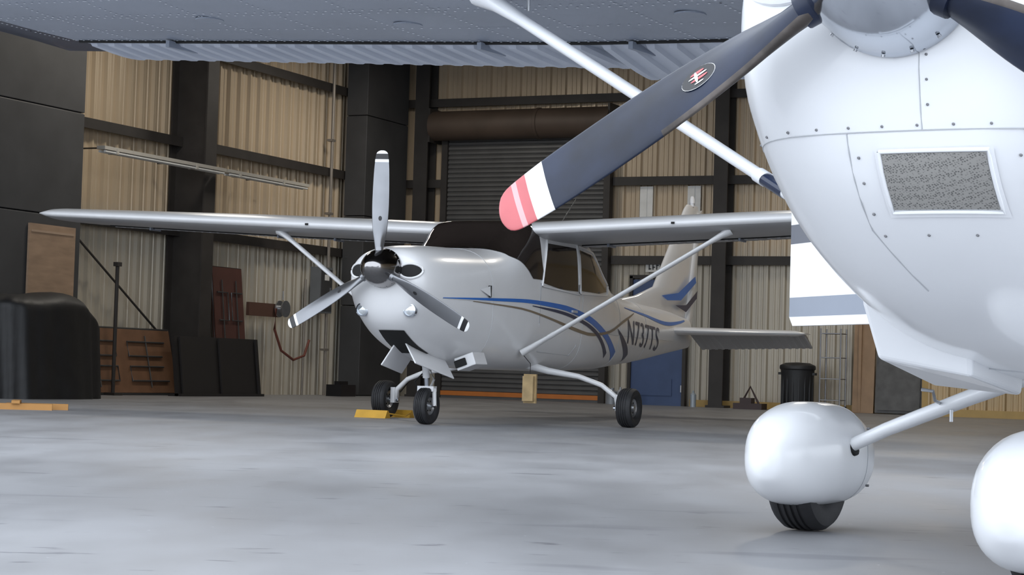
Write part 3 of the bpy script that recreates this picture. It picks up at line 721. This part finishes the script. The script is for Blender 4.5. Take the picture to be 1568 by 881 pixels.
def chock2(px,py,rz):
    b=MB()
    for d_ in (-.27,.27):
        b.add([(-.18,d_-.06,0),(.18,d_-.06,0),(.18,d_+.06,0),(-.18,d_+.06,0),(-.18,d_-.012,.08),(.18,d_-.012,.08),(.18,d_+.012,.08),(-.18,d_+.012,.08)],[(0,1,2,3),(4,5,6,7),(0,1,5,4),(1,2,6,5),(2,3,7,6),(3,0,4,7)])
    b.tube([(.17,-.25,.05),(.24,0,.02),(.17,.25,.05)],.008,0,6)
    o=b.done('wheel_chock',[YL]); o.location=(px,py,0); o.rotation_euler=(0,0,rz)
chock2(p[0],p[1],-.426)
b=MB(); b.box((0,0,.03),(.5,.12,.06),0); b.box((.1,.22,.03),(.6,.12,.06),0); b.box((-.1,.11,.075),(.08,.4,.03),0)
o=b.done('wooden_pallet_block',[mat('chock_orange',(.45,.22,.06),.6)]); o.location=(-4.75,19.6,0); o.rotation_euler=(0,0,.2)
# ---------------- floor
fm=bpy.data.materials.new('floor_concrete'); fm.use_nodes=True; nt=fm.node_tree; N=nt.nodes; L=nt.links; bs=N['Principled BSDF']
tc=N.new('ShaderNodeTexCoord')
def noise(sc,st,det=6):
    mp=N.new('ShaderNodeMapping'); mp.inputs['Scale'].default_value=st; mp.inputs['Rotation'].default_value=(0,0,.35)
    L.new(tc.outputs['Object'],mp.inputs['Vector']); q=N.new('ShaderNodeTexNoise'); q.inputs['Scale'].default_value=sc; q.inputs['Detail'].default_value=det
    L.new(mp.outputs['Vector'],q.inputs['Vector']); return q
n1=noise(.35,(1,1,1)); n2=noise(2.2,(1,.35,1),8); n3=noise(7,(.45,1.3,1),6); n4=noise(1.6,(.35,1.6,1),8); n5=noise(30,(1,1,1),3)
def ramp(src,p0,p1,c0,c1):
    r=N.new('ShaderNodeValToRGB'); r.color_ramp.elements[0].position=p0; r.color_ramp.elements[1].position=p1
    r.color_ramp.elements[0].color=(*c0,1); r.color_ramp.elements[1].color=(*c1,1); L.new(src.outputs['Fac'],r.inputs['Fac']); return r
r1=ramp(n1,.3,.7,(.235,.235,.245),(.285,.288,.302))
r2=ramp(n2,.35,.65,(.90,.90,.90),(1.05,1.05,1.05)); r3=ramp(n3,.30,.35,(.50,.50,.53),(1,1,1)); r4=ramp(n4,.32,.38,(.78,.78,.80),(1,1,1)); r5=ramp(n5,.74,.76,(1,1,1),(2.2,2.2,2.2))
prev=r1.outputs['Color']
for r in (r2,r3,r4,r5):
    mx=N.new('ShaderNodeMixRGB'); mx.blend_type='MULTIPLY'; mx.inputs['Fac'].default_value=.85
    L.new(prev,mx.inputs[1]); L.new(r.outputs['Color'],mx.inputs[2]); prev=mx.outputs['Color']
L.new(prev,bs.inputs['Base Color'])
mr=N.new('ShaderNodeMapRange'); mr.inputs['From Min'].default_value=.3; mr.inputs['From Max'].default_value=.7; mr.inputs['To Min'].default_value=.38; mr.inputs['To Max'].default_value=.55; L.new(n2.outputs['Fac'],mr.inputs['Value']); L.new(mr.outputs['Result'],bs.inputs['Roughness'])
bp=N.new('ShaderNodeBump'); bp.inputs['Strength'].default_value=.12; bp.inputs['Distance'].default_value=.01; L.new(n3.outputs['Fac'],bp.inputs['Height']); L.new(bp.outputs['Normal'],bs.inputs['Normal'])
mk('floor',[(-60,-40,0),(60,-40,0),(60,70,0),(-60,70,0)],[(0,1,2,3)],fm)
# ---------------- light
w=bpy.data.worlds.new('sky'); scene.world=w; w.use_nodes=True; nt=w.node_tree; bg=nt.nodes['Background']
bg.inputs['Color'].default_value=(.84,.91,1.0,1); bg.inputs['Strength'].default_value=2.85
def area(name,loc,rot,sx_,sy_,e,col):
    l=bpy.data.lights.new(name,'AREA'); l.shape='RECTANGLE'; l.size=sx_; l.size_y=sy_; l.energy=e; l.color=col
    o=bpy.data.objects.new(name,l); COL.objects.link(o); o.location=loc; o.rotation_euler=rot
for i,(a_,b_) in enumerate(((2.5,-4),(11,-3),(2.5,-10),(11,-10))):  # added area lights without visible fixtures, to brighten the hangar interior
    c,s=math.cos(RZ),math.sin(RZ); area('added_fill_light',(C0[0]+a_*c-b_*s,C0[1]+a_*s+b_*c,6.0),(0,0,0),.8,.8,90,(1,.93,.82))
# ---------------- camera
cd=bpy.data.cameras.new('camera'); co=bpy.data.objects.new('camera',cd); COL.objects.link(co)
cd.sensor_width=36; cd.lens=3039.3/1568*36; cd.clip_end=300
M=Matrix.Rotation(math.pi/2+.042,4,'X')@Matrix.Rotation(.030,4,'Z'); co.matrix_world=Matrix.Translation((0,0,.526))@M
scene.camera=co
# square the whole place up with the world axes (hangar walls parallel to X and Y)
bpy.context.view_layer.update()
RW=Matrix.Rotation(-RZ,4,'Z')
for ob in list(scene.objects):
    if ob.parent is None: ob.matrix_world=RW@ob.matrix_world
